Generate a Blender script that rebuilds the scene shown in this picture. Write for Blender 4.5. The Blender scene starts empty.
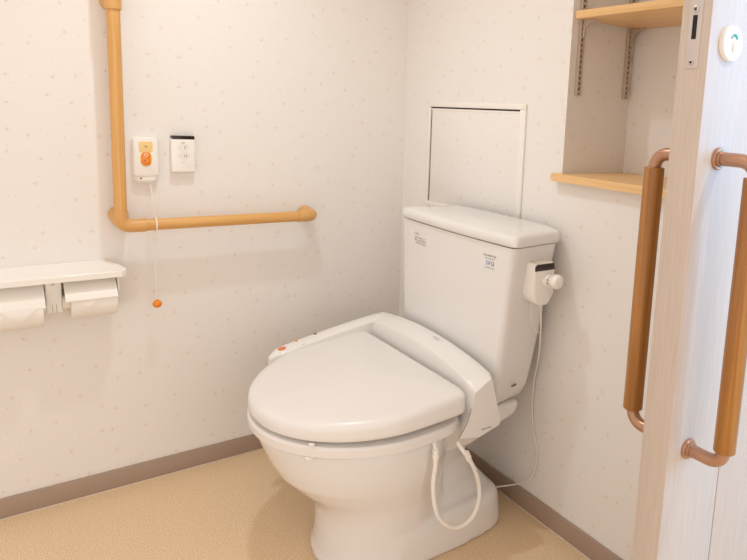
import bpy, bmesh, math, random
from mathutils import Vector, Matrix
random.seed(7)
scn = bpy.context.scene
COL = scn.collection
PI = math.pi

# ------------------------------------------------------------------ materials
def srgb(r, g, b):
    f = lambda c: (c/255/12.92) if c/255 <= .04045 else ((c/255+.055)/1.055)**2.4
    return (f(r), f(g), f(b), 1)

def mat(name, col, rough=.5, metal=0, spec=.5, coat=0, sss=0):
    m = bpy.data.materials.new(name); m.use_nodes = True
    b = m.node_tree.nodes['Principled BSDF']
    b.inputs['Base Color'].default_value = col
    b.inputs['Roughness'].default_value = rough
    b.inputs['Metallic'].default_value = metal
    b.inputs['Specular IOR Level'].default_value = spec
    b.inputs['Coat Weight'].default_value = coat
    b.inputs['Coat Roughness'].default_value = .08
    # faint procedural unevenness so that no surface is perfectly even
    n = m.node_tree
    tc = n.nodes.new('ShaderNodeTexCoord'); nz = n.nodes.new('ShaderNodeTexNoise')
    nz.inputs['Scale'].default_value = 9; nz.inputs['Detail'].default_value = 3
    n.links.new(tc.outputs['Object'], nz.inputs['Vector'])
    mr = n.nodes.new('ShaderNodeMapRange')
    mr.inputs['To Min'].default_value = max(0, rough-.03); mr.inputs['To Max'].default_value = rough+.03
    n.links.new(nz.outputs['Fac'], mr.inputs['Value']); n.links.new(mr.outputs['Result'], b.inputs['Roughness'])
    return m

def wood(name, c1, c2, rough=.4, axis='Z', scale=60, stretch=.04, coat=0, spec=.5):
    m = mat(name, c1, rough, coat=coat, spec=spec); n = m.node_tree; b = n.nodes['Principled BSDF']
    tc = n.nodes.new('ShaderNodeTexCoord'); mp = n.nodes.new('ShaderNodeMapping')
    s = [scale]*3; s['XYZ'.index(axis)] = scale*stretch
    mp.inputs['Scale'].default_value = s
    nz = n.nodes.new('ShaderNodeTexNoise'); nz.inputs['Scale'].default_value = 1; nz.inputs['Detail'].default_value = 5
    nz.inputs['Distortion'].default_value = .6
    cr = n.nodes.new('ShaderNodeValToRGB')
    cr.color_ramp.elements[0].position = .32; cr.color_ramp.elements[0].color = c2
    cr.color_ramp.elements[1].position = .68; cr.color_ramp.elements[1].color = c1
    n.links.new(tc.outputs['Object'], mp.inputs['Vector']); n.links.new(mp.outputs['Vector'], nz.inputs['Vector'])
    n.links.new(nz.outputs['Fac'], cr.inputs['Fac']); n.links.new(cr.outputs['Color'], b.inputs['Base Color'])
    bp = n.nodes.new('ShaderNodeBump'); bp.inputs['Strength'].default_value = .08; bp.inputs['Distance'].default_value = .001
    n.links.new(nz.outputs['Fac'], bp.inputs['Height']); n.links.new(bp.outputs['Normal'], b.inputs['Normal'])
    return m

def wallpaper():
    m = mat('wallpaper', srgb(234, 228, 222), .75, spec=.25); n = m.node_tree; b = n.nodes['Principled BSDF']
    L = n.links.new; N = n.nodes.new
    uv = N('ShaderNodeUVMap'); uv.uv_map = 'UVMap'
    base = srgb(236, 232, 228)
    def math_(op, a, bb, clamp=False):
        q = N('ShaderNodeMath'); q.operation = op; q.use_clamp = clamp
        for i, v in enumerate((a, bb)):
            if v is None: continue
            if isinstance(v, (int, float)): q.inputs[i].default_value = v
            else: L(v, q.inputs[i])
        return q.outputs[0]
    def voro(scale, rnd=.8, off=0):
        mp = N('ShaderNodeMapping'); mp.inputs['Location'].default_value = (off, off*.7, 0)
        L(uv.outputs['UV'], mp.inputs['Vector'])
        v = N('ShaderNodeTexVoronoi'); v.voronoi_dimensions = '2D'; v.inputs['Scale'].default_value = scale
        v.inputs['Randomness'].default_value = rnd; L(mp.outputs['Vector'], v.inputs['Vector']); return v
    cur = None
    # scattered sprigs: a warm bud with a faint spray of tiny leaf dots round it
    spray = voro(13, .8, 3.1)
    near = math_('LESS_THAN', spray.outputs['Distance'], .095)
    fine = voro(190, 1, 1.3)
    dots = math_('LESS_THAN', fine.outputs['Distance'], .33)
    leaf = math_('MULTIPLY', math_('MULTIPLY', near, dots), .17)
    bud = math_('MULTIPLY', math_('LESS_THAN', spray.outputs['Distance'], .030), .40)
    # colours per sprig
    sep = N('ShaderNodeSeparateColor'); L(spray.outputs['Color'], sep.inputs['Color'])
    cr = N('ShaderNodeValToRGB'); cr.color_ramp.interpolation = 'CONSTANT'
    e = cr.color_ramp.elements
    e[0].position = 0; e[0].color = srgb(222, 160, 128)
    e[1].position = .4; e[1].color = srgb(222, 176, 110)
    x = e.new(.7); x.color = srgb(206, 160, 140)
    L(sep.outputs['Red'], cr.inputs['Fac'])
    lf = N('ShaderNodeValToRGB'); lf.color_ramp.interpolation = 'CONSTANT'
    lf.color_ramp.elements[0].color = srgb(176, 164, 132); lf.color_ramp.elements[1].position = .5; lf.color_ramp.elements[1].color = srgb(210, 168, 140)
    sep2 = N('ShaderNodeSeparateColor'); L(fine.outputs['Color'], sep2.inputs['Color']); L(sep2.outputs['Green'], lf.inputs['Fac'])
    def mix(f, a, c):
        q = N('ShaderNodeMix'); q.data_type = 'RGBA'; L(f, q.inputs[0])
        if isinstance(a, tuple): q.inputs[6].default_value = a
        else: L(a, q.inputs[6])
        L(c, q.inputs[7]); return q.outputs[2]
    c = mix(leaf, base, lf.outputs['Color']); c = mix(bud, c, cr.outputs['Color'])
    # second, sparser print of single buds
    v2 = voro(19, 1, 8.7); b2 = math_('MULTIPLY', math_('LESS_THAN', v2.outputs['Distance'], .036), .30)
    s3 = N('ShaderNodeSeparateColor'); L(v2.outputs['Color'], s3.inputs['Color'])
    cr2 = N('ShaderNodeValToRGB'); cr2.color_ramp.interpolation = 'CONSTANT'
    cr2.color_ramp.elements[0].color = srgb(216, 186, 120); cr2.color_ramp.elements[1].position = .5; cr2.color_ramp.elements[1].color = srgb(212, 160, 140)
    L(s3.outputs['Red'], cr2.inputs['Fac']); c = mix(b2, c, cr2.outputs['Color'])
    L(c, b.inputs['Base Color'])
    nz = N('ShaderNodeTexNoise'); nz.inputs['Scale'].default_value = 420; L(uv.outputs['UV'], nz.inputs['Vector'])
    bp = N('ShaderNodeBump'); bp.inputs['Strength'].default_value = .12; bp.inputs['Distance'].default_value = .0006
    L(nz.outputs['Fac'], bp.inputs['Height']); L(bp.outputs['Normal'], b.inputs['Normal'])
    return m

def floor_mat():
    m = mat('floor_vinyl', srgb(214, 180, 135), .42, spec=.4); n = m.node_tree; b = n.nodes['Principled BSDF']
    L = n.links.new; N = n.nodes.new
    tc = N('ShaderNodeTexCoord')
    nz = N('ShaderNodeTexNoise'); nz.inputs['Scale'].default_value = 330; nz.inputs['Detail'].default_value = 3
    cr = N('ShaderNodeValToRGB')
    cr.color_ramp.elements[0].position = .36; cr.color_ramp.elements[0].color = FL[0]
    cr.color_ramp.elements[1].position = .64; cr.color_ramp.elements[1].color = FL[1]
    L(tc.outputs['Object'], nz.inputs['Vector']); L(nz.outputs['Fac'], cr.inputs['Fac']); L(cr.outputs['Color'], b.inputs['Base Color'])
    return m
FL = (srgb(206, 176, 140), srgb(244, 218, 182))

M = {
 'wallpaper': wallpaper(), 'floor': floor_mat(),
 'ceiling': mat('ceiling_white', srgb(236, 232, 225), .8),
 'plain': mat('painted_white', srgb(236, 230, 222), .6),
 'base': mat('baseboard_taupe', srgb(168, 146, 130), .45),
 'sealant': mat('sealant', srgb(222, 205, 182), .35),
 'ceramic': mat('ceramic', srgb(231, 229, 227), .13, coat=.5),
 'plastic': mat('seat_plastic', srgb(234, 231, 228), .24),
 'white': mat('white_plastic', srgb(242, 238, 232), .32),
 'grey_line': mat('seam_shadow_rubber', srgb(170, 158, 148), .6),
 'paper': mat('tissue_paper', srgb(242, 238, 232), .9, spec=.1),
 'rail': wood('handrail_wood_grain', srgb(222, 172, 104), srgb(210, 156, 88), .38, 'Z', 90),
 'railx': wood('handrail_wood_grain_x', srgb(222, 172, 104), srgb(210, 156, 88), .38, 'X', 90),
 'joint': mat('handrail_joint_resin', srgb(214, 164, 98), .4),
 'shelf': wood('shelf_beech', srgb(240, 202, 148), srgb(228, 184, 126), .4, 'Y', 70),
 'door': wood('door_pale_ash', srgb(206, 192, 181), srgb(194, 178, 165), .5, 'Z', 520, .02),
 'grip': wood('grip_wood', srgb(180, 121, 47), srgb(136, 84, 27), .3, 'Z', 80, coat=.3),
 'bronze': mat('bronze_metal', srgb(186, 144, 118), .34, metal=.7),
 'steel': mat('satin_steel', srgb(206, 196, 190), .38, metal=.55),
 'bracket': mat('bracket_metal', srgb(196, 180, 166), .4, metal=.3),
 'black': mat('black_gloss', srgb(40, 22, 16), .12),
 'dark': mat('dark_slot', srgb(12, 10, 10), .7),
 'orange': mat('orange_plastic', srgb(238, 138, 30), .3),
 'yellow': mat('yellow_label', srgb(240, 208, 140), .4),
 'lamp_orange': mat('orange_print', srgb(226, 122, 66), .4),
 'ink': mat('grey_ink', srgb(120, 112, 108), .6),
 'blueink': mat('blue_ink', srgb(150, 168, 196), .6),
 'paleink': mat('pale_ink', srgb(190, 182, 172), .6),
 'faint_print': mat('faint_print', srgb(160, 152, 146), .6),
 'green': mat('green_indicator', srgb(30, 140, 100), .35),
 'cord': mat('white_cord', srgb(240, 234, 226), .5),
 'shade_gap': mat('black_gap', srgb(60, 50, 44), .8),
}

# ------------------------------------------------------------------ mesh helpers
def tidy(me, ang=35):
    for p in me.polygons: p.use_smooth = True
    me.set_sharp_from_angle(angle=math.radians(ang))

def uvmap(me, off=(0, 0)):
    l = me.uv_layers.new(name='UVMap')
    for p in me.polygons:
        n = p.normal; a = max(range(3), key=lambda i: abs(n[i]))
        for li in p.loop_indices:
            v = me.vertices[me.loops[li].vertex_index].co
            u = ((v.y, v.z), (v.x, v.z), (v.x, v.y))[a]
            l.data[li].uv = (u[0] + a*7.3 + 20 + off[0], u[1] + 20 + off[1])

def obj(name, bm, m, parent=None, ang=35, uv=False):
    me = bpy.data.meshes.new(name)
    bmesh.ops.recalc_face_normals(bm, faces=bm.faces)
    bm.to_mesh(me); bm.free(); me.materials.append(M[m] if isinstance(m, str) else m)
    tidy(me, ang)
    if uv: uvmap(me)
    o = bpy.data.objects.new(name, me); COL.objects.link(o)
    if parent is not None:
        o.parent = parent
        # geometry is given in world coordinates: bring it into the parent's frame
        w = Matrix.Translation(parent_loc(parent))
        me.transform(w.inverted())
    return o

def parent_loc(o):
    v = Vector(o.location)
    while o.parent is not None: o = o.parent; v = v + Vector(o.location)
    return v

def thing(name, label, cat, loc=(0, 0, 0), group=None):
    o = bpy.data.objects.new(name, None); COL.objects.link(o)
    o.location = loc; o.empty_display_size = .05
    o['label'] = label; o['category'] = cat
    if group: o['group'] = group
    return o
def tag(o, label, cat, group=None):
    o['label'] = label; o['category'] = cat
    if group: o['group'] = group
    return o
def struct(o):
    o['kind'] = 'structure'
    if o.name.startswith('wall') or o.name in ('floor', 'ceiling'):
        for p in o.data.polygons: p.use_smooth = False
    return o

def box(bm, x0, x1, y0, y1, z0, z1, bev=0, seg=2):
    t = bmesh.new()
    r = bmesh.ops.create_cube(t, size=1)
    for v in t.verts:
        v.co = Vector(((x0+x1)/2 + v.co.x*(x1-x0), (y0+y1)/2 + v.co.y*(y1-y0), (z0+z1)/2 + v.co.z*(z1-z0)))
    if bev > 0: bmesh.ops.bevel(t, geom=list(t.edges), offset=bev, segments=seg, affect='EDGES', profile=.5)
    merge(bm, t); return bm
def merge(bm, t):
    me = bpy.data.meshes.new('tmp'); t.to_mesh(me); t.free(); bm.from_mesh(me); bpy.data.meshes.remove(me)

def loft(bm, rings, cap0=True, cap1=True):
    R = [[bm.verts.new(p) for p in r] for r in rings]; n = len(R[0])
    for a, b in zip(R, R[1:]):
        for i in range(n): bm.faces.new((a[i], a[(i+1) % n], b[(i+1) % n], b[i]))
    if cap0: bm.faces.new(list(reversed(R[0])))
    if cap1: bm.faces.new(R[-1])
    return bm
def loft_closed(bm, rings):
    R = [[bm.verts.new(p) for p in r] for r in rings]; n = len(R[0])
    for k in range(len(R)):
        a, b = R[k], R[(k+1) % len(R)]
        for i in range(n): bm.faces.new((a[i], a[(i+1) % n], b[(i+1) % n], b[i]))
    return bm

def smooth_path(pts, sub=8, closed=False):
    P = [Vector(p) for p in pts]; out = []
    n = len(P)
    for i in range(n-1):
        p0 = P[max(i-1, 0)]; p1 = P[i]; p2 = P[i+1]; p3 = P[min(i+2, n-1)]
        for k in range(sub):
            t = k/sub
            out.append(.5*((2*p1) + (p2-p0)*t + (2*p0-5*p1+4*p2-p3)*t*t + (3*p1-p0-3*p2+p3)*t**3))
    out.append(P[-1]); return out
def fillet(pts, r, seg=8):
    P = [Vector(p) for p in pts]; out = [P[0]]
    for a, b, c in zip(P, P[1:], P[2:]):
        d1 = (a-b).normalized(); d2 = (c-b).normalized(); ang = d1.angle(d2)
        t = r/math.tan(ang/2); s = b+d1*t; e = b+d2*t
        for k in range(seg+1):
            u = k/seg; out.append((1-u)**2*s + 2*u*(1-u)*b + u*u*e)
    out.append(P[-1]); return out
def tube(bm, path, r, seg=16, caps=True):
    P = [Vector(p) for p in path]; rings = []; up = None
    for i, p in enumerate(P):
        t = (P[min(i+1, len(P)-1)] - P[max(i-1, 0)]).normalized()
        if up is None:
            up = Vector((0, 0, 1)) if abs(t.z) < .9 else Vector((0, 1, 0))
        up = (up - t*up.dot(t)).normalized(); s = t.cross(up)
        rr = r[i] if isinstance(r, (list, tuple)) else r
        rings.append([p + (math.cos(2*PI*k/seg)*s + math.sin(2*PI*k/seg)*up)*rr for k in range(seg)])
    return loft(bm, rings, caps, caps)
def lathe(bm, prof, origin, axis, seg=32):
    # prof: list of (distance along axis, radius)
    A = Vector(axis).normalized(); U = A.orthogonal().normalized(); V = A.cross(U); O = Vector(origin)
    rings = [[O + A*h + (math.cos(2*PI*k/seg)*U + math.sin(2*PI*k/seg)*V)*max(r, 1e-4) for k in range(seg)] for h, r in prof]
    return loft(bm, rings)
def prism(bm, pts2, plane, d0, d1):
    # extrude a 2D outline; plane 'xz' -> extrude along y, 'yz' -> x, 'xy' -> z
    def P(a, b, d): return {'xz': (a, d, b), 'yz': (d, a, b), 'xy': (a, b, d)}[plane]
    return loft(bm, [[P(a, b, d0) for a, b in pts2], [P(a, b, d1) for a, b in pts2]])
def rrect(a0, a1, b0, b1, r, seg=6):
    out = []
    for cx, cy, s in ((a1-r, b1-r, 0), (a0+r, b1-r, 1), (a0+r, b0+r, 2), (a1-r, b0+r, 3)):
        for k in range(seg+1):
            t = PI/2*(s + k/seg); out.append((cx+r*math.cos(t), cy+r*math.sin(t)))
    return out
def plate(bm, a0, a1, b0, b1, r, plane, d0, d1, bev=.002):
    # rounded-rectangle plate whose d1 side has softened edges
    sgn = 1 if d1 > d0 else -1
    R = []
    for ins, d in ((0, d0), (0, d1-sgn*bev), (bev*.3, d1-sgn*bev*.3), (bev, d1)):
        pts = rrect(a0+ins, a1-ins, b0+ins, b1-ins, max(r-ins, .0005))
        R.append([{'xz': (a, d, b), 'yz': (d, a, b), 'xy': (a, b, d)}[plane] for a, b in pts])
    return loft(bm, R)
def glyphs(bm, x0, x1, z0, z1, y, n, d=.0004, axis='xz', seedv=1):
    # a line of tiny printed characters, each a few strokes
    rnd = random.Random(seedv); w = (x1-x0)/n
    for i in range(n):
        a = x0+i*w; b = a+w*.72; t = (b-a)*.22
        for k in range(3):
            if rnd.random() < .5:
                q = z0+(z1-z0)*rnd.choice((0, .42, .84)); rect = (a, b, q, q+(z1-z0)*.16)
            else:
                q = a+(b-a)*rnd.choice((0, .4, .78)); rect = (q, q+t, z0, z1)
            if axis == 'xz': box(bm, rect[0], rect[1], y-d, y, rect[2], rect[3])
            else: box(bm, y-d, y, rect[0], rect[1], rect[2], rect[3])
    return bm
def text(name, s, size, m, loc, rot, parent, extr=.0003):
    cu = bpy.data.curves.new(name, 'FONT'); cu.body = s; cu.size = size; cu.extrude = extr
    cu.align_x = 'CENTER'; cu.align_y = 'CENTER'
    t = bpy.data.objects.new('tmp_text', cu); COL.objects.link(t)
    dg = bpy.context.evaluated_depsgraph_get(); me = bpy.data.meshes.new_from_object(t.evaluated_get(dg))
    bpy.data.objects.remove(t)
    me.transform(Matrix.Translation(loc) @ rot.to_4x4())
    me.transform(Matrix.Translation(-parent_loc(parent)))
    me.materials.clear(); me.materials.append(M[m])
    o = bpy.data.objects.new(name, me); COL.objects.link(o); o.parent = parent; return o
FACE_B = Matrix(((0, 0, -1), (-1, 0, 0), (0, 1, 0)))      # text readable when looking along +X
FACE_A = Matrix(((1, 0, 0), (0, 0, -1), (0, 1, 0)))       # readable when looking along +Y

# ------------------------------------------------------------------ the room
H = 2.12
YD = -1.40                    # outer face of the sliding door
bm = bmesh.new(); box(bm, -2.6, .9, -3.6, .1, -.06, 0); o = struct(obj('floor', bm, 'floor'))
bm = bmesh.new(); box(bm, -2.6, .9, -3.6, .1, H, H+.06); struct(obj('ceiling', bm, 'ceiling'))
bm = bmesh.new(); box(bm, -2.1, .1, 0, .1, 0, H); struct(obj('wall_left', bm, 'wallpaper', uv=True))
# back wall with the shelf niche (opening y -1.30..-0.784, z 0.955..2.15, depth 0.237)
NY0, NY1, NZ0, NZ1, ND = -1.30, -.784, .952, 2.06, .237
bm = bmesh.new()
def quad(*p): bm.faces.new([bm.verts.new(q) for q in p])
YE = -1.335
def wq(y0, y1, z0, z1): quad((0, y0, z0), (0, y1, z0), (0, y1, z1), (0, y0, z1))
wq(NY1, 0, 0, H); wq(YE, NY0, 0, H); wq(NY0, NY1, 0, NZ0); wq(NY0, NY1, NZ1, H)
quad((0, NY1, NZ0), (ND, NY1, NZ0), (ND, NY1, NZ1), (0, NY1, NZ1))
quad((0, NY0, NZ0), (ND, NY0, NZ0), (ND, NY0, NZ1), (0, NY0, NZ1))
quad((0, NY0, NZ0), (ND, NY0, NZ0), (ND, NY1, NZ0), (0, NY1, NZ0))
quad((0, NY0, NZ1), (ND, NY0, NZ1), (ND, NY1, NZ1), (0, NY1, NZ1))
quad((ND, NY0, NZ0), (ND, NY1, NZ0), (ND, NY1, NZ1), (ND, NY0, NZ1))
# rear and end faces close the wall body
box(bm, .30, .31, YE, .1, 0, H); quad((0, YE, 0), (.3, YE, 0), (.3, YE, H), (0, YE, H))
bmesh.ops.remove_doubles(bm, verts=bm.verts, dist=1e-5)
wb = struct(obj('wall_back', bm, 'wallpaper', uv=True))
# wall beside the door on the far side and its header
bm = bmesh.new(); box(bm, .31, .9, -1.34, -1.24, 0, H); struct(obj('wall_right', bm, 'plain'))
bm = bmesh.new(); box(bm, -1.35, .9, -1.50, -1.33, 2.035, H); struct(obj('trim_1', bm, 'door'))

BH = .059
bm = bmesh.new(); box(bm, -2.0, -.0061, -.006, 0, 0.0, BH, .0015); b = struct(obj('baseboard_left', bm, 'base'))
bm = bmesh.new(); box(bm, -2.0, -.006, -.0095, -.006, 0.0, .004, .001); obj('sealant_bead', bm, 'sealant', b)
bm = bmesh.new(); box(bm, -.006, 0, YE, 0, 0.0, BH, .0015); b = struct(obj('baseboard_back', bm, 'base'))
bm = bmesh.new(); box(bm, -.0095, -.006, YE, -.006, 0.0, .004, .001); obj('sealant_bead', bm, 'sealant', b)

# ------------------------------------------------------------------ access panel on the back wall
ap = thing('access_panel', 'white framed inspection hatch on the wall behind the toilet tank', 'access panel', (0, -.40, .815))
y0, y1, z0, z1 = -.636, -.160, .806, 1.146
bm = bmesh.new(); fw, ft = .016, .007
for (a, b_, c, d) in ((y0, y1, z1-fw, z1), (y0, y1, z0, z0+fw), (y0, y0+fw, z0+fw, z1-fw), (y1-fw*.6, y1, z0+fw, z1-fw)):
    box(bm, -ft, 0, a, b_, c, d, .0018)
obj('frame', bm, 'white', ap)
bm = bmesh.new(); box(bm, -.0035, -.0005, y0+fw+.010, y1-fw*.6-.006, z0+fw, z1-fw-.006, .001)
obj('hatch_board', bm, 'wallpaper', ap, uv=True)
bm = bmesh.new(); box(bm, -.0011, -.0001, y0+fw, y1-fw*.6, z0+fw, z1-fw); obj('gap', bm, 'shade_gap', ap)
bm = bmesh.new(); box(bm, -.006, -.0005, y0+fw, y0+fw+.008, z0+fw, z1-fw, .001); box(bm, -.0045, -.0005, y0+fw, y1-fw*.6-.004, z1-fw-.0105, z1-fw-.0045, .001); obj('inner_trim', bm, 'white', ap)

# ------------------------------------------------------------------ niche shelves, standards and brackets
lowz = .972
bm = bmesh.new()
pts = [(-.022, NY1+.018), (-.022, NY0-.02), (0, NY0-.02), (0, NY0+.001), (ND-.001, NY0+.001), (ND-.001, NY1-.001), (0, NY1-.001), (0, NY1+.018)]
prism(bm, pts, 'xy', .9525, lowz)
tag(obj('wall_shelf', bm, 'shelf'), 'beech board forming the bottom sill of the wall niche', 'shelf', 'beech boards in the niche')
bm = bmesh.new(); box(bm, 0, ND-.001, NY0+.001, NY1-.0100, 1.357, 1.376, .0015)
tag(obj('wall_shelf', bm, 'shelf'), 'upper beech shelf board held on metal brackets in the niche', 'shelf', 'beech boards in the niche')
def standard(x, label):
    t = thing('shelf_standard', label, 'shelf rail', (x, NY1, 1.17), 'perforated shelf rails in the niche')
    ys = NY1
    b1 = bmesh.new()
    box(b1, x-.0085, x-.003, ys-.009, ys, 1.172, 2.05, .0008); box(b1, x+.003, x+.0085, ys-.009, ys, 1.172, 2.05, .0008)
    z = 1.178
    while z < 2.04:
        box(b1, x-.0035, x+.0035, ys-.009, ys-.006, z, z+.006); z += .0135
    obj('channel', b1, 'bracket', t)
    b2 = bmesh.new(); box(b2, x-.0028, x+.0028, ys-.0055, ys-.003, 1.176, 2.045); obj('slot_backing', b2, 'dark', t)
for i, (x, side) in enumerate(((.031, 'front'), (.214, 'back'))):
    standard(x, 'slotted metal shelf rail at the %s of the niche side wall' % side)
    b1 = bmesh.new(); t_ = .0022
    ys = NY1-.0095
    prism(b1, [(ys, 1.3565), (ys-.045, 1.3565), (ys-.045, 1.352), (ys-.022, 1.349), (ys-.007, 1.337), (ys-.005, 1.315), (ys, 1.315)], 'yz', x-t_, x+t_)
    tag(obj('shelf_bracket', b1, 'bracket'), 'small triangular metal bracket on the %s shelf rail' % side, 'bracket', 'brackets under the upper board')

# ------------------------------------------------------------------ L-shaped handrail on the left wall
RY, RR = -.062, .0158
XV, ZH = -.901, .774
rail = thing('handrail', 'light wood L-shaped grab rail screwed to the left wall', 'handrail', (XV, 0, ZH))
bm = bmesh.new(); tube(bm, [(XV, RY, ZH+.035), (XV, RY, 1.345)], RR, 28); tube(bm, [(XV, RY, 1.345), (XV, RY, 1.95)], RR, 28); obj('vertical_rail', bm, 'rail', rail)
bm = bmesh.new(); tube(bm, [(XV+.045, RY, ZH), (-.392, RY, ZH)], RR, 28); obj('horizontal_rail', bm, 'railx', rail)
def joint(name, paths, bases, seams=True):
    bm = bmesh.new()
    for p, r in paths: tube(bm, p, r, 28)
    for p, r in bases: lathe(bm, [(0, r), (.008, r), (.011, r-.003)], p, (0, -1, 0))
    return obj(name, bm, 'joint', rail)
jr = RR+.0022
def arm_to_wall(p, q, r0, r1):
    # rounded arm that widens towards its seat on the wall
    p, q = Vector(p), Vector(q); n = 10
    pts = [p.lerp(q, k/n) for k in range(n+1)]
    return pts, [r0+(r1-r0)*min(1, k/n*2.5) for k in range(n+1)]
joint('corner_joint', [(fillet([(XV, RY, ZH+.040), (XV, RY, ZH), (XV+.060, RY, ZH)], .026, 10), jr),
                       arm_to_wall((XV+.004, RY+.004, ZH+.010), (XV+.001, -.0005, ZH+.024), jr-.001, .0225)], [])
ep = fillet([(-.412, RY, ZH), (-.359, RY, ZH), (-.366, -.0005, ZH+.003)], .026, 10)
joint('end_joint', [(ep, [jr]*(len(ep)-1)+[jr+.003])], [])
joint('middle_joint', [([(XV, RY, 1.329), (XV, RY, 1.45)], jr+.0015), arm_to_wall((XV, RY, 1.355), (XV-.001, -.0005, 1.353), jr, .0212)], [])
joint('top_joint', [(fillet([(XV, RY, 1.91), (XV, RY, 1.98), (XV, -.0005, 1.98)], .026, 10), jr)], [])

# ------------------------------------------------------------------ emergency call button
cb = thing('call_button', 'white wall call unit with an orange push button and pull cord', 'call button', (-.826, 0, .89))
bm = bmesh.new(); plate(bm, -.860, -.796, .900, 1.008, .010, 'xz', 0, -.024, .006)
obj('housing', bm, 'white', cb)
bm = bmesh.new()
loft(bm, [[(x, y, z) for x, z in rrect(a0, a1, z0, z1, r)] for a0, a1, z0, z1, r, y in ((-.857, -.799, .882, .914, .012, 0), (-.857, -.799, .882, .914, .012, -.014), (-.852, -.804, .890, .914, .008, -.020))])
obj('cord_switch_foot', bm, 'white', cb)
bm = bmesh.new(); plate(bm, -.8455, -.8115, .968, .996, .003, 'xz', -.0238, -.0250, .0006); obj('name_plate', bm, 'yellow', cb)
bm = bmesh.new(); plate(bm, -.8425, -.8145, .929, .970, .0139, 'xz', -.0238, -.0254, .0006); obj('button_surround', bm, 'yellow', cb)
bt = bmesh.new(); plate(bt, -.8405, -.8165, .9305, .9685, .0118, 'xz', -.0238, -.0280, .0025); bo = obj('push_button', bt, 'orange', cb)
bm = bmesh.new()
for cz, r in ((.9605, .0042),):
    P = [(-.8285+r*math.cos(t*PI/8), -.0282, cz+r*math.sin(t*PI/8)) for t in range(17)]; tube(bm, P, .0008, 6)
glyphs(bm, -.834, -.823, .938, .946, -.0280, 2, seedv=3); obj('button_symbol', bm, 'white', bo)
bm = bmesh.new(); glyphs(bm, -.833, -.824, .981, .985, -.0251, 3, seedv=5); obj('lettering', bm, 'ink', cb)
bm = bmesh.new(); lathe(bm, [(0, .0022), (.001, .0022)], (-.842, -.0198, .896), (0, -1, 0)); obj('pilot_lamp', bm, 'dark', cb)

# pull cord: from the call unit down through a ring round the rail to an orange ball
pc = thing('pull_cord', 'thin white pull cord ending in an orange ball, looped round the rail', 'pull cord', (-.822, -.03, .54))
bx = -.8165
bm = bmesh.new(); cy = -.014
tube(bm, smooth_path([(-.818, -.012, .883), (-.8175, -.040, .84), (bx, RY+RR+.0032, ZH+.022), (bx, RY+RR+.0032, ZH), (bx, RY+RR+.0026, ZH-.03), (bx, RY+.02, .66), (bx, -.052, .556)], 6), .0011, 8)
obj('cord', bm, 'cord', pc)
bm = bmesh.new()
R = RR+.0028; P = [Vector((bx-.0008, RY+R*math.cos(t*2*PI/28), ZH+R*1.0*math.sin(t*2*PI/28))) for t in range(29)]
tube(bm, P, .0022, 8, False); obj('rail_ring', bm, 'cord', pc)
bm = bmesh.new(); lathe(bm, [(-.0115, .001), (-.0105, .0045), (-.008, .0085), (-.004, .0113), (0, .0120), (.004, .0113), (.008, .0085), (.0105, .0045), (.0130, .0015)], (bx, -.052, .547), (0, 0, 1), 24)
obj('ball', bm, 'orange', pc)

# ------------------------------------------------------------------ remote flush switch plate
fs = thing('flush_remote', 'small white wall switch plate with a black sensor window', 'flush switch', (-.73, 0, .91))
bm = bmesh.new(); plate(bm, -.7635, -.7005, .911, 1.006, .0035, 'xz', 0, -.019, .003); obj('plate', bm, 'white', fs)
bm = bmesh.new(); plate(bm, -.7612, -.7006, 1.0025, 1.0130, .003, 'xz', 0, -.0195, .002); obj('sensor_window', bm, 'black', fs)
bm = bmesh.new()
for cz in (.980, .957):
    P = [(-.7310+.0150*math.cos(t*PI/12), -.0190, cz+.0078*math.sin(t*PI/12)) for t in range(25)]; tube(bm, P, .0004, 5)
obj('key_outline', bm, 'paleink', fs)
bm = bmesh.new()
glyphs(bm, -.737, -.727, .9915, .9955, -.019, 2, seedv=2)
for cz, sd in ((.980, 11), (.957, 12)):
    glyphs(bm, -.7305, -.7215, cz-.003, cz+.003, -.019, 2, seedv=sd)
    box(bm, -.7385, -.7360, -.0194, -.019, cz-.001, cz+.001)
glyphs(bm, -.734, -.728, .9375, .940, -.019, 2, seedv=9)
obj('key_symbols', bm, 'ink', fs)

# ------------------------------------------------------------------ double paper holder with shelf
ph = thing('paper_holder', 'white double toilet paper holder with a shelf top on the left wall', 'paper holder', (-1.08, 0, .55))
bm = bmesh.new()
out = [(-1.262, -.0005), (-1.262, -.094), (-1.258, -.099), (-.908, -.099), (-.897, -.090), (-.895, -.082), (-.907, -.046), (-.928, -.0005)]
sl = lambda y: .6745 + .0125*y/.099
loft(bm, [[(x, y, .646) for x, y in out], [(x, y, sl(y)-.002) for x, y in out], [(x+(.0015 if x < -1.1 else -.0015), min(y+.0015, -.0005), sl(y)) for x, y in out]])
obj('shelf_top', bm, 'white', ph)
bm = bmesh.new(); box(bm, -1.25, -.915, -.012, 0, .545, .646, .002)
obj('back_plate', bm, 'white', ph)
bm = bmesh.new(); plate(bm, -1.0775, -1.0415, .560, .646, .003, 'xz', -.004, -.066, .004)
dv = obj('centre_post', bm, 'white', ph)
bm = bmesh.new(); glyphs(bm, -1.064, -1.055, .633, .637, -.066, 4, seedv=21); obj('lettering', bm, 'ink', dv)
bm = bmesh.new(); box(bm, -1.064, -1.0625, -.0672, -.066, .562, .583); box(bm, -1.0555, -1.054, -.0672, -.066, .562, .583); obj('groove', bm, 'paleink', dv)
bm = bmesh.new(); prism(bm, [(-.010, .646), (-.080, .646), (-.092, .615), (-.086, .590), (-.070, .575), (-.010, .575)], 'yz', -.9170, -.9148); obj('side_cheek', bm, 'white', ph)
bm = bmesh.new(); box(bm, -1.250, -1.245, -.085, -.008, .560, .646, .002); obj('side_cheek', bm, 'white', ph)
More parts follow.
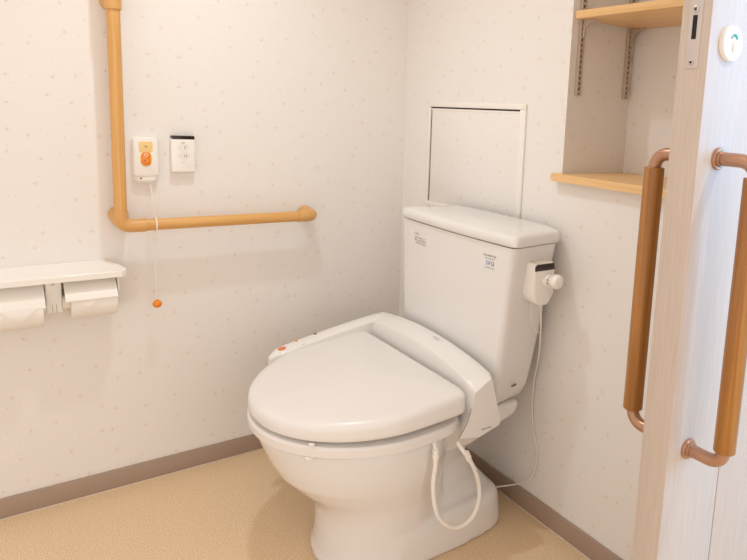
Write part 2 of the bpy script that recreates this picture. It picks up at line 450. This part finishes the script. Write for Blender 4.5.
def cover(x0, x1, drop=.047):
    # curved lid resting over a roll; tapers towards the hinge under the shelf
    bm = bmesh.new(); n = 14; t = .003; rings = []
    prof = []
    for k in range(n+1):
        u = k/n; prof.append((-.040 - .056*u - .006*math.sin(PI*u), .642 - drop*u + .004*math.sin(PI*u)))
    oo = []; 
    for i, (y, z) in enumerate(prof):
        a = prof[max(i-1, 0)]; b_ = prof[min(i+1, len(prof)-1)]
        d = Vector((b_[0]-a[0], b_[1]-a[1])).normalized(); oo.append((y-d.y*t*-1, z+d.x*t*-1))
    loop = prof + oo[::-1]
    loft(bm, [[(x, y, z) for y, z in loop] for x in (x0, x1)])
    # rounded front lip
    y, z = prof[-1]
    tube(bm, [(x0, y+.001, z), (x1, y+.001, z)], .004, 10)
    return obj('roll_cover', bm, 'white', ph)
cover(-1.0375, -.9190); cover(-1.2405, -1.0800, .056)
def spindle(x0, x1, cy_, cz):
    bm = bmesh.new(); lathe(bm, [(0, .0186), (x1-x0, .0186)], (x0, cy_, cz), (1, 0, 0), 24); obj('spindle', bm, 'plain', ph)
spindle(-1.0415, -.9148, -.0490, .5815); spindle(-1.2450, -1.0775, -.0520, .5750)
def roll(x0, x1, R, cz, cyy, label, fold):
    t = thing('toilet_paper_roll', label, 'toilet paper', ((x0+x1)/2, cyy, cz-R), 'rolls in the paper holder')
    bm = bmesh.new(); seg = 48
    prof = [(x0, .021), (x0, R-.002), (x0+.002, R), (x1-.002, R), (x1, R-.002), (x1, .021)]
    rings = [[(x, cyy + r*math.cos(2*PI*k/seg), cz + r*math.sin(2*PI*k/seg)) for k in range(seg)] for x, r in prof]
    loft_closed(bm, rings); obj('roll', bm, 'paper', t, 30)
    bm = bmesh.new()
    rings = [[(x, cyy + r*math.cos(2*PI*k/24), cz + r*math.sin(2*PI*k/24)) for k in range(24)] for x, r in ((x0, .0205), (x1, .0205), (x1, .0185), (x0, .0185))]
    loft_closed(bm, rings); obj('core', bm, 'paleink', t)
    # folded triangular end lying over the front of the roll
    bm = bmesh.new(); w0, w1, depth = fold
    def P(x, a, rr): return (x, cyy - rr*math.cos(a), cz + rr*math.sin(a))
    n = 10; a0 = math.radians(14); a1 = math.radians(14-depth)
    up = []; 
    for s_, rr in ((0, R+.0008), (1, R+.0026)):
        row = []
        for k in range(n+1):
            u = k/n; a = a0+(a1-a0)*u; mid = (w0+w1)/2; row.append([P(w0+(mid-w0)*u, a, rr), P(w1+(mid-w1)*u, a, rr)])
        up.append(row)
    V = [[[bm.verts.new(p) for p in pr] for pr in row] for row in up]
    for k in range(n):
        for s_ in (0, 1):
            bm.faces.new((V[s_][k][0], V[s_][k][1], V[s_][k+1][1], V[s_][k+1][0]))
        for e in (0, 1): bm.faces.new((V[0][k][e], V[0][k+1][e], V[1][k+1][e], V[1][k][e]))
    obj('folded_end', bm, 'paper', t)
roll(-1.0245, -.9185, .0445, .5815, -.0490, 'toilet paper roll nearer the orange ball, under the right cover', (-1.008, -.965, 30))
roll(-1.235, -1.0835, .0470, .5750, -.0520, 'larger toilet paper roll at the left edge of the photo', (-1.172, -1.098, 44))

# ------------------------------------------------------------------ sliding door
XE, DT = -.333, .052
dr = thing('door_1', 'x', 'x', (XE, YD, 0)); del dr['label']; del dr['category']; dr['kind'] = 'structure'
bm = bmesh.new(); box(bm, XE, -.1740, YD, YD+DT, .008, 2.03, .0012); box(bm, -.1715, .60, YD, YD+DT, .008, 2.03, .0012); box(bm, -.18, -.16, YD+.004, YD+DT-.004, .008, 2.02)
obj('door_panel', bm, 'door', dr)
def handle(yf, s):
    # s=-1: outside, +1: inside
    xh, zt, zb, off, gr, br = -.2795, 1.061, .576, .066, .0172, .0108
    yg = yf + s*off
    path = fillet([(xh, yf+s*.001, zt), (xh, yg, zt), (xh, yg, zb), (xh, yf+s*.001, zb)], .030, 10)
    bm = bmesh.new(); tube(bm, path, br, 24)
    h = obj('door_handle', bm, 'bronze', dr)
    bm = bmesh.new(); lathe(bm, [(0, gr-.0015), (.0015, gr), (zt-zb-.0495, gr), (zt-zb-.048, gr-.0015)], (xh, yg, zb+.024), (0, 0, 1), 32); obj('wooden_grip', bm, 'grip', h)
    for z in (zt, zb):
        bm = bmesh.new(); lathe(bm, [(0, .0175), (.004, .0175), (.0055, .0165), (.0056, .0135), (.010, .0130)], (xh, yf, z), (0, s, 0)); obj('mounting_collar', bm, 'bronze', h)
handle(YD, -1); handle(YD+DT, 1)
# lock strip on the leading edge
bm = bmesh.new(); plate(bm, YD+.0150, YD+.0385, 1.195, 1.375, .001, 'yz', XE, XE-.0012, .0004)
lp = obj('lock_plate', bm, 'steel', dr)
bm = bmesh.new(); box(bm, XE-.0018, XE-.0010, YD+.0230, YD+.0305, 1.238, 1.273); obj('bolt_slot', bm, 'dark', lp)
for z, r in ((1.2815, .0055), (1.204, .004)):
    bm = bmesh.new(); lathe(bm, [(0, r), (.002, r), (.0032, r*.6)], (XE-.0008, YD+.0267, z), (-1, 0, 0), 20); sc = obj('screw', bm, 'steel', lp)
    bm = bmesh.new(); box(bm, XE-.0042, XE-.0036, YD+.0242, YD+.02678, z-r*.45, z+r*.45); box(bm, XE-.0042, XE-.0036, YD+.0267-r*.45, YD+.0267+r*.45, z-.0007, z+.0007); obj('screw_slot', bm, 'dark', sc)
bm = bmesh.new(); lathe(bm, [(0, .005), (.002, .005), (.003, .003)], (XE-.0008, YD+.0267, 1.302), (-1, 0, 0), 20); obj('screw', bm, 'steel', lp)
# lock rosette on the outer face
rc = Vector((-.2815, YD, 1.235))
bm = bmesh.new(); lathe(bm, [(0, .0265), (.005, .0265), (.0075, .0248), (.0082, .021), (.0084, .001)], rc, (0, -1, 0), 48); ro = obj('lock_rosette', bm, 'white', dr)
bm = bmesh.new()
arc = []
for k in range(11):
    t = math.radians(150 - 120*k/10); arc.append((rc.x+.0115*math.cos(t), rc.z+.001+.0135*math.sin(t)))
for k in range(10, -1, -1):
    t = math.radians(150 - 120*k/10); arc.append((rc.x+.0115*math.cos(t)*.62, rc.z+.001+.0135*math.sin(t)*.62))
prism(bm, arc, 'xz', YD-.0080, YD-.0088); obj('vacancy_window', bm, 'green', ro)
bm = bmesh.new(); prism(bm, arc[:4]+arc[-4:], 'xz', YD-.0088, YD-.0091); obj('indicator_edge', bm, 'grey_line', ro)
bm = bmesh.new(); loft(bm, [[(rc.x+a*math.cos(2*PI*k/24), y, rc.z-.005+b_*math.sin(2*PI*k/24)) for k in range(24)] for a, b_, y in ((.0045, .0085, YD-.0082), (.0045, .0085, YD-.0105), (.003, .007, YD-.012))]); obj('coin_slot_knob', bm, 'grey_line' if False else 'white', ro)
# groove strip of the door panel joint
# ------------------------------------------------------------------ toilet
YC = -.556
toilet = thing('toilet', 'white toilet with closed heated bidet seat lid in the corner', 'toilet', (-.35, YC, 0))
def outline(xf, xc, xr, a, ar, yc=YC, n=64, m=5.0, nf=2.0, z=0):
    P = []
    for k in range(n):
        t = 2*PI*k/n; c, s = math.cos(t), math.sin(t)
        if c <= 0:
            x = xc - (xc-xf)*abs(c)**(2/nf); y = a*math.copysign(abs(s)**(2/nf), s)
        else:
            x = xc + (xr-xc)*abs(c)**(2/m); y = a*math.copysign(abs(s)**(2/m), s)
            u = (x-xc)/(xr-xc); y *= 1 + (ar/a-1)*u*u
        P.append((x, yc+y, z))
    return P
def scaled(P, s, z, cx, cy): return [(cx+(p[0]-cx)*s, cy+(p[1]-cy)*s, z if not callable(z) else z(cx+(p[0]-cx)*s, cy+(p[1]-cy)*s)) for p in P]

# ceramic bowl and foot (one continuous ceramic body)
bm = bmesh.new()
S = [(0, -.582, .166, -.60), (.010, -.583, .168, -.60), (.025, -.576, .160, -.60), (.06, -.572, .155, -.60), (.10, -.571, .154, -.60), (.13, -.573, .156, -.60), (.15, -.581, .162, -.596), (.17, -.595, .171, -.59), (.20, -.628, .190, -.58), (.235, -.662, .212, -.57), (.27, -.680, .228, -.562), (.30, -.692, .238, -.556), (.325, -.702, .243, -.552), (.342, -.708, .245, -.55)]
loft(bm, [outline(xf, -.42, -.25, a, a*.8, yc=yc, z=z, m=3) for z, xf, a, yc in S])
t = bmesh.new()   # foot
FY = -.595
loft(t, [outline(-.5, -.40, xr, a, a*.93, yc=FY, z=z, m=7, nf=3) for z, xr, a in ((0, -.083, .168), (.010, -.081, .169), (.05, -.084, .166), (.085, -.088, .163), (.100, -.095, .157), (.108, -.115, .145))]); merge(bm, t)
t = bmesh.new()   # neck
loft(t, [outline(-.45, -.32, xr, a, a*.9, yc=FY+.005, z=z, m=4) for z, xr, a in ((.06, -.09, .155), (.11, -.100, .140), (.145, -.135, .105), (.19, -.155, .090), (.235, -.15, .10), (.275, -.13, .13), (.31, -.11, .15))]); merge(bm, t)
t = bmesh.new()   # deck carrying the tank
loft(t, [outline(-.36, -.30, xr, a, a, yc=-.56, z=z, m=24, nf=8) for z, xr, a in ((.262, -.215, .176), (.295, -.14, .184), (.322, -.068, .190), (.356, -.060, .192))]); merge(bm, t)
bowl = obj('bowl', bm, 'ceramic', toilet)
md = bowl.modifiers.new('remesh', 'REMESH'); md.mode = 'VOXEL'; md.voxel_size = .0055; md.use_smooth_shade = True
ms = bowl.modifiers.new('smooth', 'SMOOTH'); ms.factor = .6; ms.iterations = 9
dg = bpy.context.evaluated_depsgraph_get(); nm = bpy.data.meshes.new_from_object(bowl.evaluated_get(dg))
bowl.modifiers.clear(); bowl.data = nm; nm.name = 'bowl'
for p in nm.polygons: p.use_smooth = True
# caulk round the foot
# floor bolt caps
bm = bmesh.new(); lathe(bm, [(0, .016), (.010, .015), (.016, .011), (.018, .004)], (-.205, YC-.128, .112), (-.1, -.5, 1), 20); obj('bolt_cap', bm, 'plastic', toilet)

# seat ring
LY = -.544
seat_out = lambda z, g: outline(-.716-g, -.43, -.262, .262+g, .236+g, yc=LY, z=z, m=6)
seat_in = lambda z, g: outline(-.60+g, -.46, -.33, .125-g, .10-g, yc=LY, z=z, m=3)
bm = bmesh.new()
loft_closed(bm, [seat_out(.345, -.005), seat_out(.348, .001), seat_out(.366, .002), seat_out(.372, -.002), seat_out(.3745, -.010), seat_in(.3745, -.010), seat_in(.370, 0), seat_in(.348, 0), seat_in(.345, -.006)])
seat = obj('seat', bm, 'plastic', toilet)
for (x, y) in ((-.650, LY-.168), (-.650, LY+.168), (-.42, LY-.240), (-.42, LY+.240)):
    bm = bmesh.new(); box(bm, x-.008, x+.008, y-.005, y+.005, .3405, .347, .001); obj('seat_bumper', bm, 'white', seat)

# lid
bm = bmesh.new(); cx, cy = -.46, LY
O = [(x, LY+(y-LY)*((1 + .10*max(0, min(1, (x+.62)/.25))) if y > LY else 1), z) for x, y, z in outline(-.716, -.43, -.282, .266, .262, yc=LY, m=16)]
zt = lambda x, y: .416 + .033*max(0, min(1, (x+.712)/.44))
def crown(k): return lambda x, y: zt(x, y) + k
zb_ = lambda x, y: .382 + .017*max(0, min(1, (x+.712)/.44))
rings = [scaled(O, .955, zb_, cx, cy), scaled(O, .990, zb_, cx, cy), scaled(O, .999, lambda x, y: zb_(x, y)+.003, cx, cy), scaled(O, 1.0, lambda x, y: zb_(x, y)+.010, cx, cy),
         scaled(O, 1.0, lambda x, y: zt(x, y)-.016, cx, cy), scaled(O, .994, lambda x, y: zt(x, y)-.006, cx, cy), scaled(O, .978, crown(0), cx, cy), scaled(O, .95, crown(.0035), cx, cy)]
for s in (.9, .8, .65, .5, .35, .2, .05):
    rings.append(scaled(O, s, crown(.0035 + .016*(1-(s/.95)**2)), cx, cy))
loft(bm, rings)
lid = obj('lid', bm, 'plastic', toilet, 50)
bm = bmesh.new(); box(bm, -.653, -.641, LY-.176, LY-.168, .3735, .381, .001); obj('lid_bumper', bm, 'white', lid)

# washlet main unit: lofted along Y
bm = bmesh.new(); rings = []
YR, YL = -.800, -.236
n = 30
def lut(y, T):
    if y <= T[0][0]: return T[0][1]
    for (a, p), (b_, q) in zip(T, T[1:]):
        if y <= b_:
            u = (y-a)/(b_-a); return p+(q-p)*u
    return T[-1][1]
TR = [(-.80, .470), (-.76, .481), (-.70, .492), (-.60, .503), (-.50, .507), (-.42, .506), (-.33, .499), (-.25, .488)]
TF = [(-.80, .448), (-.76, .464), (-.70, .480), (-.60, .492), (-.50, .496), (-.42, .493), (-.33, .486), (-.25, .472)]
def sm(y, T): return sum(lut(y+d, T) for d in (-.03, -.015, 0, .015, .03))/5
for k in range(n+1):
    u = k/n; y = YR+(YL-YR)*u
    e = min(1, min(u, 1-u)/.03); e = math.sqrt(1-(1-e)**2)
    zf = sm(y, TF); zr = sm(y, TR); ins = .006*(1-e)
    xf, xr = -.261, -.201
    q = max(0, 1-abs(y-YR)/.05)            # the right end cheek reaches lower and further forward
    fb = -.262 - .040*q; zbot = .352 - .020*q
    prof = [(fb, zbot), (xf-.006-.004*q, .392), (xf-.006+ins, zf-.012), (xf-.004+ins, zf-.004-ins), (xf+.004+ins, zf-ins), (xf+.030, zf+(zr-zf)*.55-ins), (xr-.012, zr-ins), (xr-.003-ins, zr-.002-ins), (xr-ins, zr-.010-ins), (xr+.010, .40), (xr+.026, .348), (xr+.022, .336), (xf+.02, .336-.016*q)]
    rings.append([(x, y, z) for x, z in prof])
loft(bm, rings)
unit = obj('bidet_unit', bm, 'plastic', toilet, 40)
bm = bmesh.new(); tube(bm, smooth_path([(-.272, -.7995, .402), (-.280, -.8003, .374), (-.292, -.8003, .352), (-.306, -.799, .334)], 5), .0011, 6); obj('skirt_seam', bm, 'grey_line', unit)
bm = bmesh.new(); glyphs(bm, -.236, -.200, .336, .340, -.8000, 7, seedv=33); obj('lettering', bm, 'ink', unit)
# maker mark on the crown
rt = Matrix.Rotation(math.radians(-70), 3, 'Y')
text('logo', 'TOTO', .011, 'paleink', (-.229, LY-.03, .5050), FACE_B @ Matrix.Rotation(math.radians(-76), 3, 'X'), unit)
# control arm on the far side
bm = bmesh.new(); rings = []
for k in range(17):
    u = k/16; x = -.225 - .360*u; zt_ = .486 - .052*u**1.25
    w = .050 - .002*u
    y1_ = -.240 - .020*u - (.012*max(0, u-.85)/.15); y0_ = y1_ - w + (.018*max(0, u-.85)/.15)
    zb2 = .396
    if k == 16: zt_ -= .008; y1_ -= .006; y0_ += .006; zb2 += .006
    rings.append([(x, y1_, zb2), (x, y1_, zt_-.008), (x, y1_-.003, zt_-.002), (x, y1_-.010, zt_), (x, y0_+.006, zt_-.001), (x, y0_, zt_-.006), (x, y0_, zb2)])
loft(bm, rings); arm = obj('control_arm', bm, 'plastic', toilet, 40)
def armz(x): u = (-.225-x)/.360; return .486 - .052*u**1.25
def armdisc(x, y, rx, ry, m, name):
    bm = bmesh.new(); s = -.052*1.25/.360*((-.225-x)/.360)**.25
    loft(bm, [[(x+rx*math.cos(2*PI*k/20), y+ry*math.sin(2*PI*k/20), armz(x)-s*rx*math.cos(2*PI*k/20)+h) for k in range(20)] for h in (-.001, .0012)])
    return obj(name, bm, m, arm)
armdisc(-.548, -.284, .011, .0105, 'lamp_orange', 'stop_button')
armdisc(-.500, -.268, .004, .005, 'orange', 'spray_button')
armdisc(-.440, -.262, .0045, .006, 'ink', 'dryer_button')
bm = bmesh.new()
for i, x in enumerate((-.57, -.55, -.535, -.52, -.505)):
    box(bm, x+.01, x+.020, -.2995, -.2980, armz(x)-.002, armz(x)+.0006)
obj('lettering', bm, 'paleink', arm)

# tank
bm = bmesh.new(); rings = []
def tank_ring(z, xf, xr, yl, yr, bulge=.010, rf=.022, taper=.020, rr=.02):
    # outline in xy: starts rear-right, corners rounded
    A = []
    c = [(xr, yr+taper), (xf, yr), (xf, yl), (xr, yl-taper)]
    rad = [rr, rf, rf, rr]
    for i in range(4):
        p = Vector(c[i]); a = Vector(c[i-1]); b_ = Vector(c[(i+1) % 4])
        d1 = (a-p).normalized(); d2 = (b_-p).normalized(); r = rad[i]
        s = p+d1*r; e_ = p+d2*r
        for k in range(9):
            u = k/8; q = (1-u)**2*s+2*u*(1-u)*p+u*u*e_; A.append((q.x, q.y))
        if i == 1:
            for k in range(1, 12):
                u = k/12; q = e_.lerp(Vector((xf, yl-rf)), u); A.append((q.x, q.y))
        else:
            nx = Vector(c[(i+1) % 4]); r2 = rad[(i+1) % 4]; tgt = nx + (p-nx).normalized()*r2
            for k in range(1, 4): q = e_.lerp(tgt, k/4); A.append((q.x, q.y))
    ym = (yl+yr)/2; hw = (yl-yr)/2
    return [(x - bulge*(1-((y-ym)/hw)**2)*max(0, min(1, (xr-x)/(xr-xf))), y, z) for x, y in A]
for z, xf, xr, yl, yr in ((.350, -.128, -.085, -.345, -.725), (.356, -.150, -.055, -.330, -.742), (.372, -.164, -.042, -.320, -.757), (.40, -.172, -.036, -.316, -.768), (.47, -.176, -.034, -.312, -.782), (.58, -.180, -.030, -.310, -.800), (.70, -.184, -.026, -.309, -.815), (.797, -.187, -.022, -.309, -.830)):
    rings.append(tank_ring(z, xf, xr, yl, yr))
loft(bm, rings); tank = obj('tank', bm, 'ceramic', toilet, 50)
bm = bmesh.new()
rings = [tank_ring(z, -.190-g, -.018, -.306+g, -.837-g, .012, .022) for z, g in ((.7992, -.008), (.800, -.002), (.803, .001), (.818, .001), (.825, -.002), (.8285, -.007), (.8300, -.014), (.8325, -.030), (.8345, -.055), (.835, -.085))]
loft(bm, rings); obj('tank_lid', bm, 'ceramic', tank, 50)
# printed notices on the tank front
def tx(z, y): # x of the tank front at (y, z)
    xf = -.187 + (.797-z)/(.797-.58)*.007; ym = -.5675; hw = .2585
    return xf - .010*(1-((y-ym)/hw)**2)
bm = bmesh.new()
y0_, y1_, z0_, z1_ = -.458, -.386, .7335, .759
X0 = 0
def on_tank(bm):
    for v in bm.verts: v.co.x += tx(v.co.z, v.co.y)
for r_, nn, sd in ((z0_+.001, 8, 1), (z0_+.009, 8, 2), (z0_+.016, 8, 3)): glyphs(bm, y0_+.004, y1_-.004, r_, r_+.0045, X0+.0002, nn, .0008, 'yz', sd)
glyphs(bm, y1_-.030, y1_-.004, z1_+.001, z1_+.007, X0+.0004, 4, .0010, 'yz', 8)
on_tank(bm); obj('care_notice', bm, 'faint_print', tank)
bm = bmesh.new(); X1 = 0
box(bm, X1-.0012, X1+.001, -.760, -.724, .7335, .7345); box(bm, X1-.0012, X1+.001, -.760, -.724, .757, .758); glyphs(bm, -.757, -.727, .741, .7505, X1+.0002, 4, .0012, 'yz', 15)
on_tank(bm); obj('water_saving_mark', bm, 'blueink', tank)
bm = bmesh.new(); glyphs(bm, -.766, -.716, .763, .767, X1+.0002, 9, .0012, 'yz', 18); on_tank(bm); obj('faint_lettering', bm, 'paleink', tank)
# maker mark low on the right side
text('logo', 'TOTO', .0075, 'ink', (-.112, -.7715, .416), (Matrix.Rotation(math.radians(15), 3, 'Z') @ FACE_A), tank, .0012)

# flush sensor box with knob
fb = thing('flush_box', 'x', 'x'); bpy.data.objects.remove(fb)
bm = bmesh.new()
def bring(y, ins): return [(x-.004*(x > -.09), y, z+.005) for x, z in [(-.130+ins, .753-ins*.5), (-.062-ins, .753-ins*.5), (-.056-ins, .735), (-.056-ins, .672), (-.068-ins, .652+ins*.5), (-.080, .645+ins*.5), (-.108, .645+ins*.5), (-.124+ins, .656+ins*.5), (-.132+ins, .678), (-.132+ins, .742)]]
loft(bm, [bring(-.800, 0), bring(-.838, 0), bring(-.843, .002), bring(-.846, .006)])
box_o = obj('flush_sensor_box', bm, 'white', tank, 40)
bm = bmesh.new(); P = [(-.131, .7405), (-.066, .7405), (-.071, .757), (-.125, .757), (-.131, .752)]
loft(bm, [[(x, -.8455, z) for x, z in P], [(x, -.8475, z) for x, z in P], [(x*.98-.002, -.8485, .749+(z-.749)*.8) for x, z in P]]); obj('sensor_window', bm, 'black', box_o)
bm = bmesh.new(); lathe(bm, [(0, .0165), (.010, .0165), (.013, .015), (.0135, .009), (.016, .009)], (-.089, -.845, .715), (0, -1, 0)); k1 = obj('knob_collar', bm, 'white', box_o)
bm = bmesh.new(); lathe(bm, [(.012, .010), (.0145, .0150), (.020, .0180), (.028, .0185), (.034, .0165), (.038, .011), (.039, .003)], (-.083, -.845, .715), (0.12, -1, 0)); obj('knob', bm, 'white', k1)
bm = bmesh.new(); box(bm, -.1020, -.0995, -.8595, -.8583, .7085, .7115); box(bm, -.1020, -.0995, -.8595, -.8583, .7180, .7210); obj('knob_marks', bm, 'ink', k1)

# water hose loop
pts = [(-.372, -.782, .349), (-.382, -.812, .335), (-.384, -.818, .300), (-.388, -.818, .24), (-.372, -.818, .165), (-.335, -.818, .121), (-.298, -.818, .108), (-.262, -.818, .125), (-.246, -.818, .170), (-.256, -.818, .225), (-.278, -.818, .272), (-.298, -.812, .303), (-.305, -.795, .322)]
bm = bmesh.new(); tube(bm, smooth_path(pts, 7), .0052, 14); hose = obj('water_hose', bm, 'white', toilet)
def ferrule(p, d):
    bm = bmesh.new(); lathe(bm, [(-.014, .0062), (-.013, .0076), (-.006, .0076), (-.0055, .0066), (-.002, .0066), (-.0015, .0080), (.006, .0080), (.0065, .0068), (.012, .0068), (.013, .0058)], p, d, 20); obj('hose_fitting', bm, 'white', hose)
ferrule((-.3835, -.8165, .322), (.02, -.05, -1)); ferrule((-.288, -.8165, .290), (.45, 0, -1))
bm = bmesh.new(); box(bm, -.398, -.366, -.800, -.770, .344, .352, .001); obj('hose_socket', bm, 'plastic', toilet)

# power cord along the tank edge and skirting
pts = [(-.090, -.829, .6520), (-.070, -.814, .60), (-.055, -.800, .555), (-.038, -.783, .510), (-.020, -.760, .455), (-.012, -.743, .40), (-.008, -.737, .32), (-.006, -.748, .25), (-.005, -.768, .19), (-.008, -.765, .145), (-.012, -.748, .105), (-.013, -.715, .078), (-.024, -.688, .062), (-.050, -.662, .052), (-.078, -.648, .048)]
bm = bmesh.new(); tube(bm, smooth_path(pts, 6), .0021, 8)
tag(obj('power_cord', bm, 'cord'), 'thin white cable hanging from the flush box down the back wall', 'cable')
bm = bmesh.new(); tube(bm, smooth_path([(-.118, -.826, .652), (-.108, -.818, .61), (-.085, -.812, .575), (-.062, -.807, .560)], 5), .0010, 6); obj('sensor_lead', bm, 'cord', box_o)

# ------------------------------------------------------------------ light
def area(name, loc, target, size, energy, col, shape='DISK', size_y=None, spread=None):
    d = bpy.data.lights.new(name, 'AREA'); d.shape = shape; d.size = size
    if size_y: d.size_y = size_y
    if spread: d.spread = math.radians(spread)
    d.energy = energy; d.color = col
    o = bpy.data.objects.new(name, d); COL.objects.link(o); o.location = loc
    o.rotation_euler = (Vector(target)-Vector(loc)).to_track_quat('-Z', 'Y').to_euler(); return o
sd = bpy.data.lights.new('bathroom_ceiling_light', 'SPOT'); sd.energy = 24; sd.color = (.79, .92, 1); sd.shadow_soft_size = .03
sd.spot_size = math.radians(126); sd.spot_blend = 1
so = bpy.data.objects.new('bathroom_ceiling_light', sd); COL.objects.link(so); so.location = (-.73, -.55, 2.075)
area('bathroom_fill', (-1.0, -.95, H-.02), (-1.0, -.95, 0), 1.3, 4.0, (1, .80, .58), 'RECTANGLE', .8)  # warm overhead fill added to lift the shaded parts, no real fixture
area('hall_ceiling_light', (.14, -2.07, H-.03), (.14, -2.07, 0), .05, 9, (.92, .94, 1))
area('hall_daylight', (1.0, -2.7, 1.3), (0, -1.4, .9), 1.0, 32, (.06, .48, 1), 'RECTANGLE', 1.2)
area('hall_fill', (-1.1, -3.5, 1.2), (-.5, -.5, .8), 2.2, 12, (1, .88, .79), 'RECTANGLE', 1.7)  # broad soft fill added behind the camera, not an actual window
w = bpy.data.worlds.new('world'); scn.world = w; w.use_nodes = True
w.node_tree.nodes['Background'].inputs['Color'].default_value = (1, .905, .845, 1)
w.node_tree.nodes['Background'].inputs['Strength'].default_value = 1.07

# ------------------------------------------------------------------ camera
F, PX, PY = 654.94, 476.07, 218.62
Rm = ((0.79411909, -0.60585784, 0.04807439), (-0.05697424, -0.1529632, -0.98658816), (0.60508578, 0.78072949, -0.15598929))
cam = bpy.data.cameras.new('camera'); co = bpy.data.objects.new('camera', cam); COL.objects.link(co)
cam.sensor_width = 36; cam.sensor_fit = 'HORIZONTAL'; cam.lens = F/747*36
cam.shift_x = -(PX-373.5)/747; cam.shift_y = -(280-PY)/747
cam.clip_start = .02
mw = Matrix(((Rm[0][0], -Rm[1][0], -Rm[2][0], -1.203), (Rm[0][1], -Rm[1][1], -Rm[2][1], -1.984), (Rm[0][2], -Rm[1][2], -Rm[2][2], 1.110), (0, 0, 0, 1)))
co.matrix_world = mw
scn.camera = co
scn.view_settings.view_transform = 'Standard'; scn.view_settings.look = 'None'; scn.view_settings.gamma = 1
scn.view_settings.exposure = -0.03
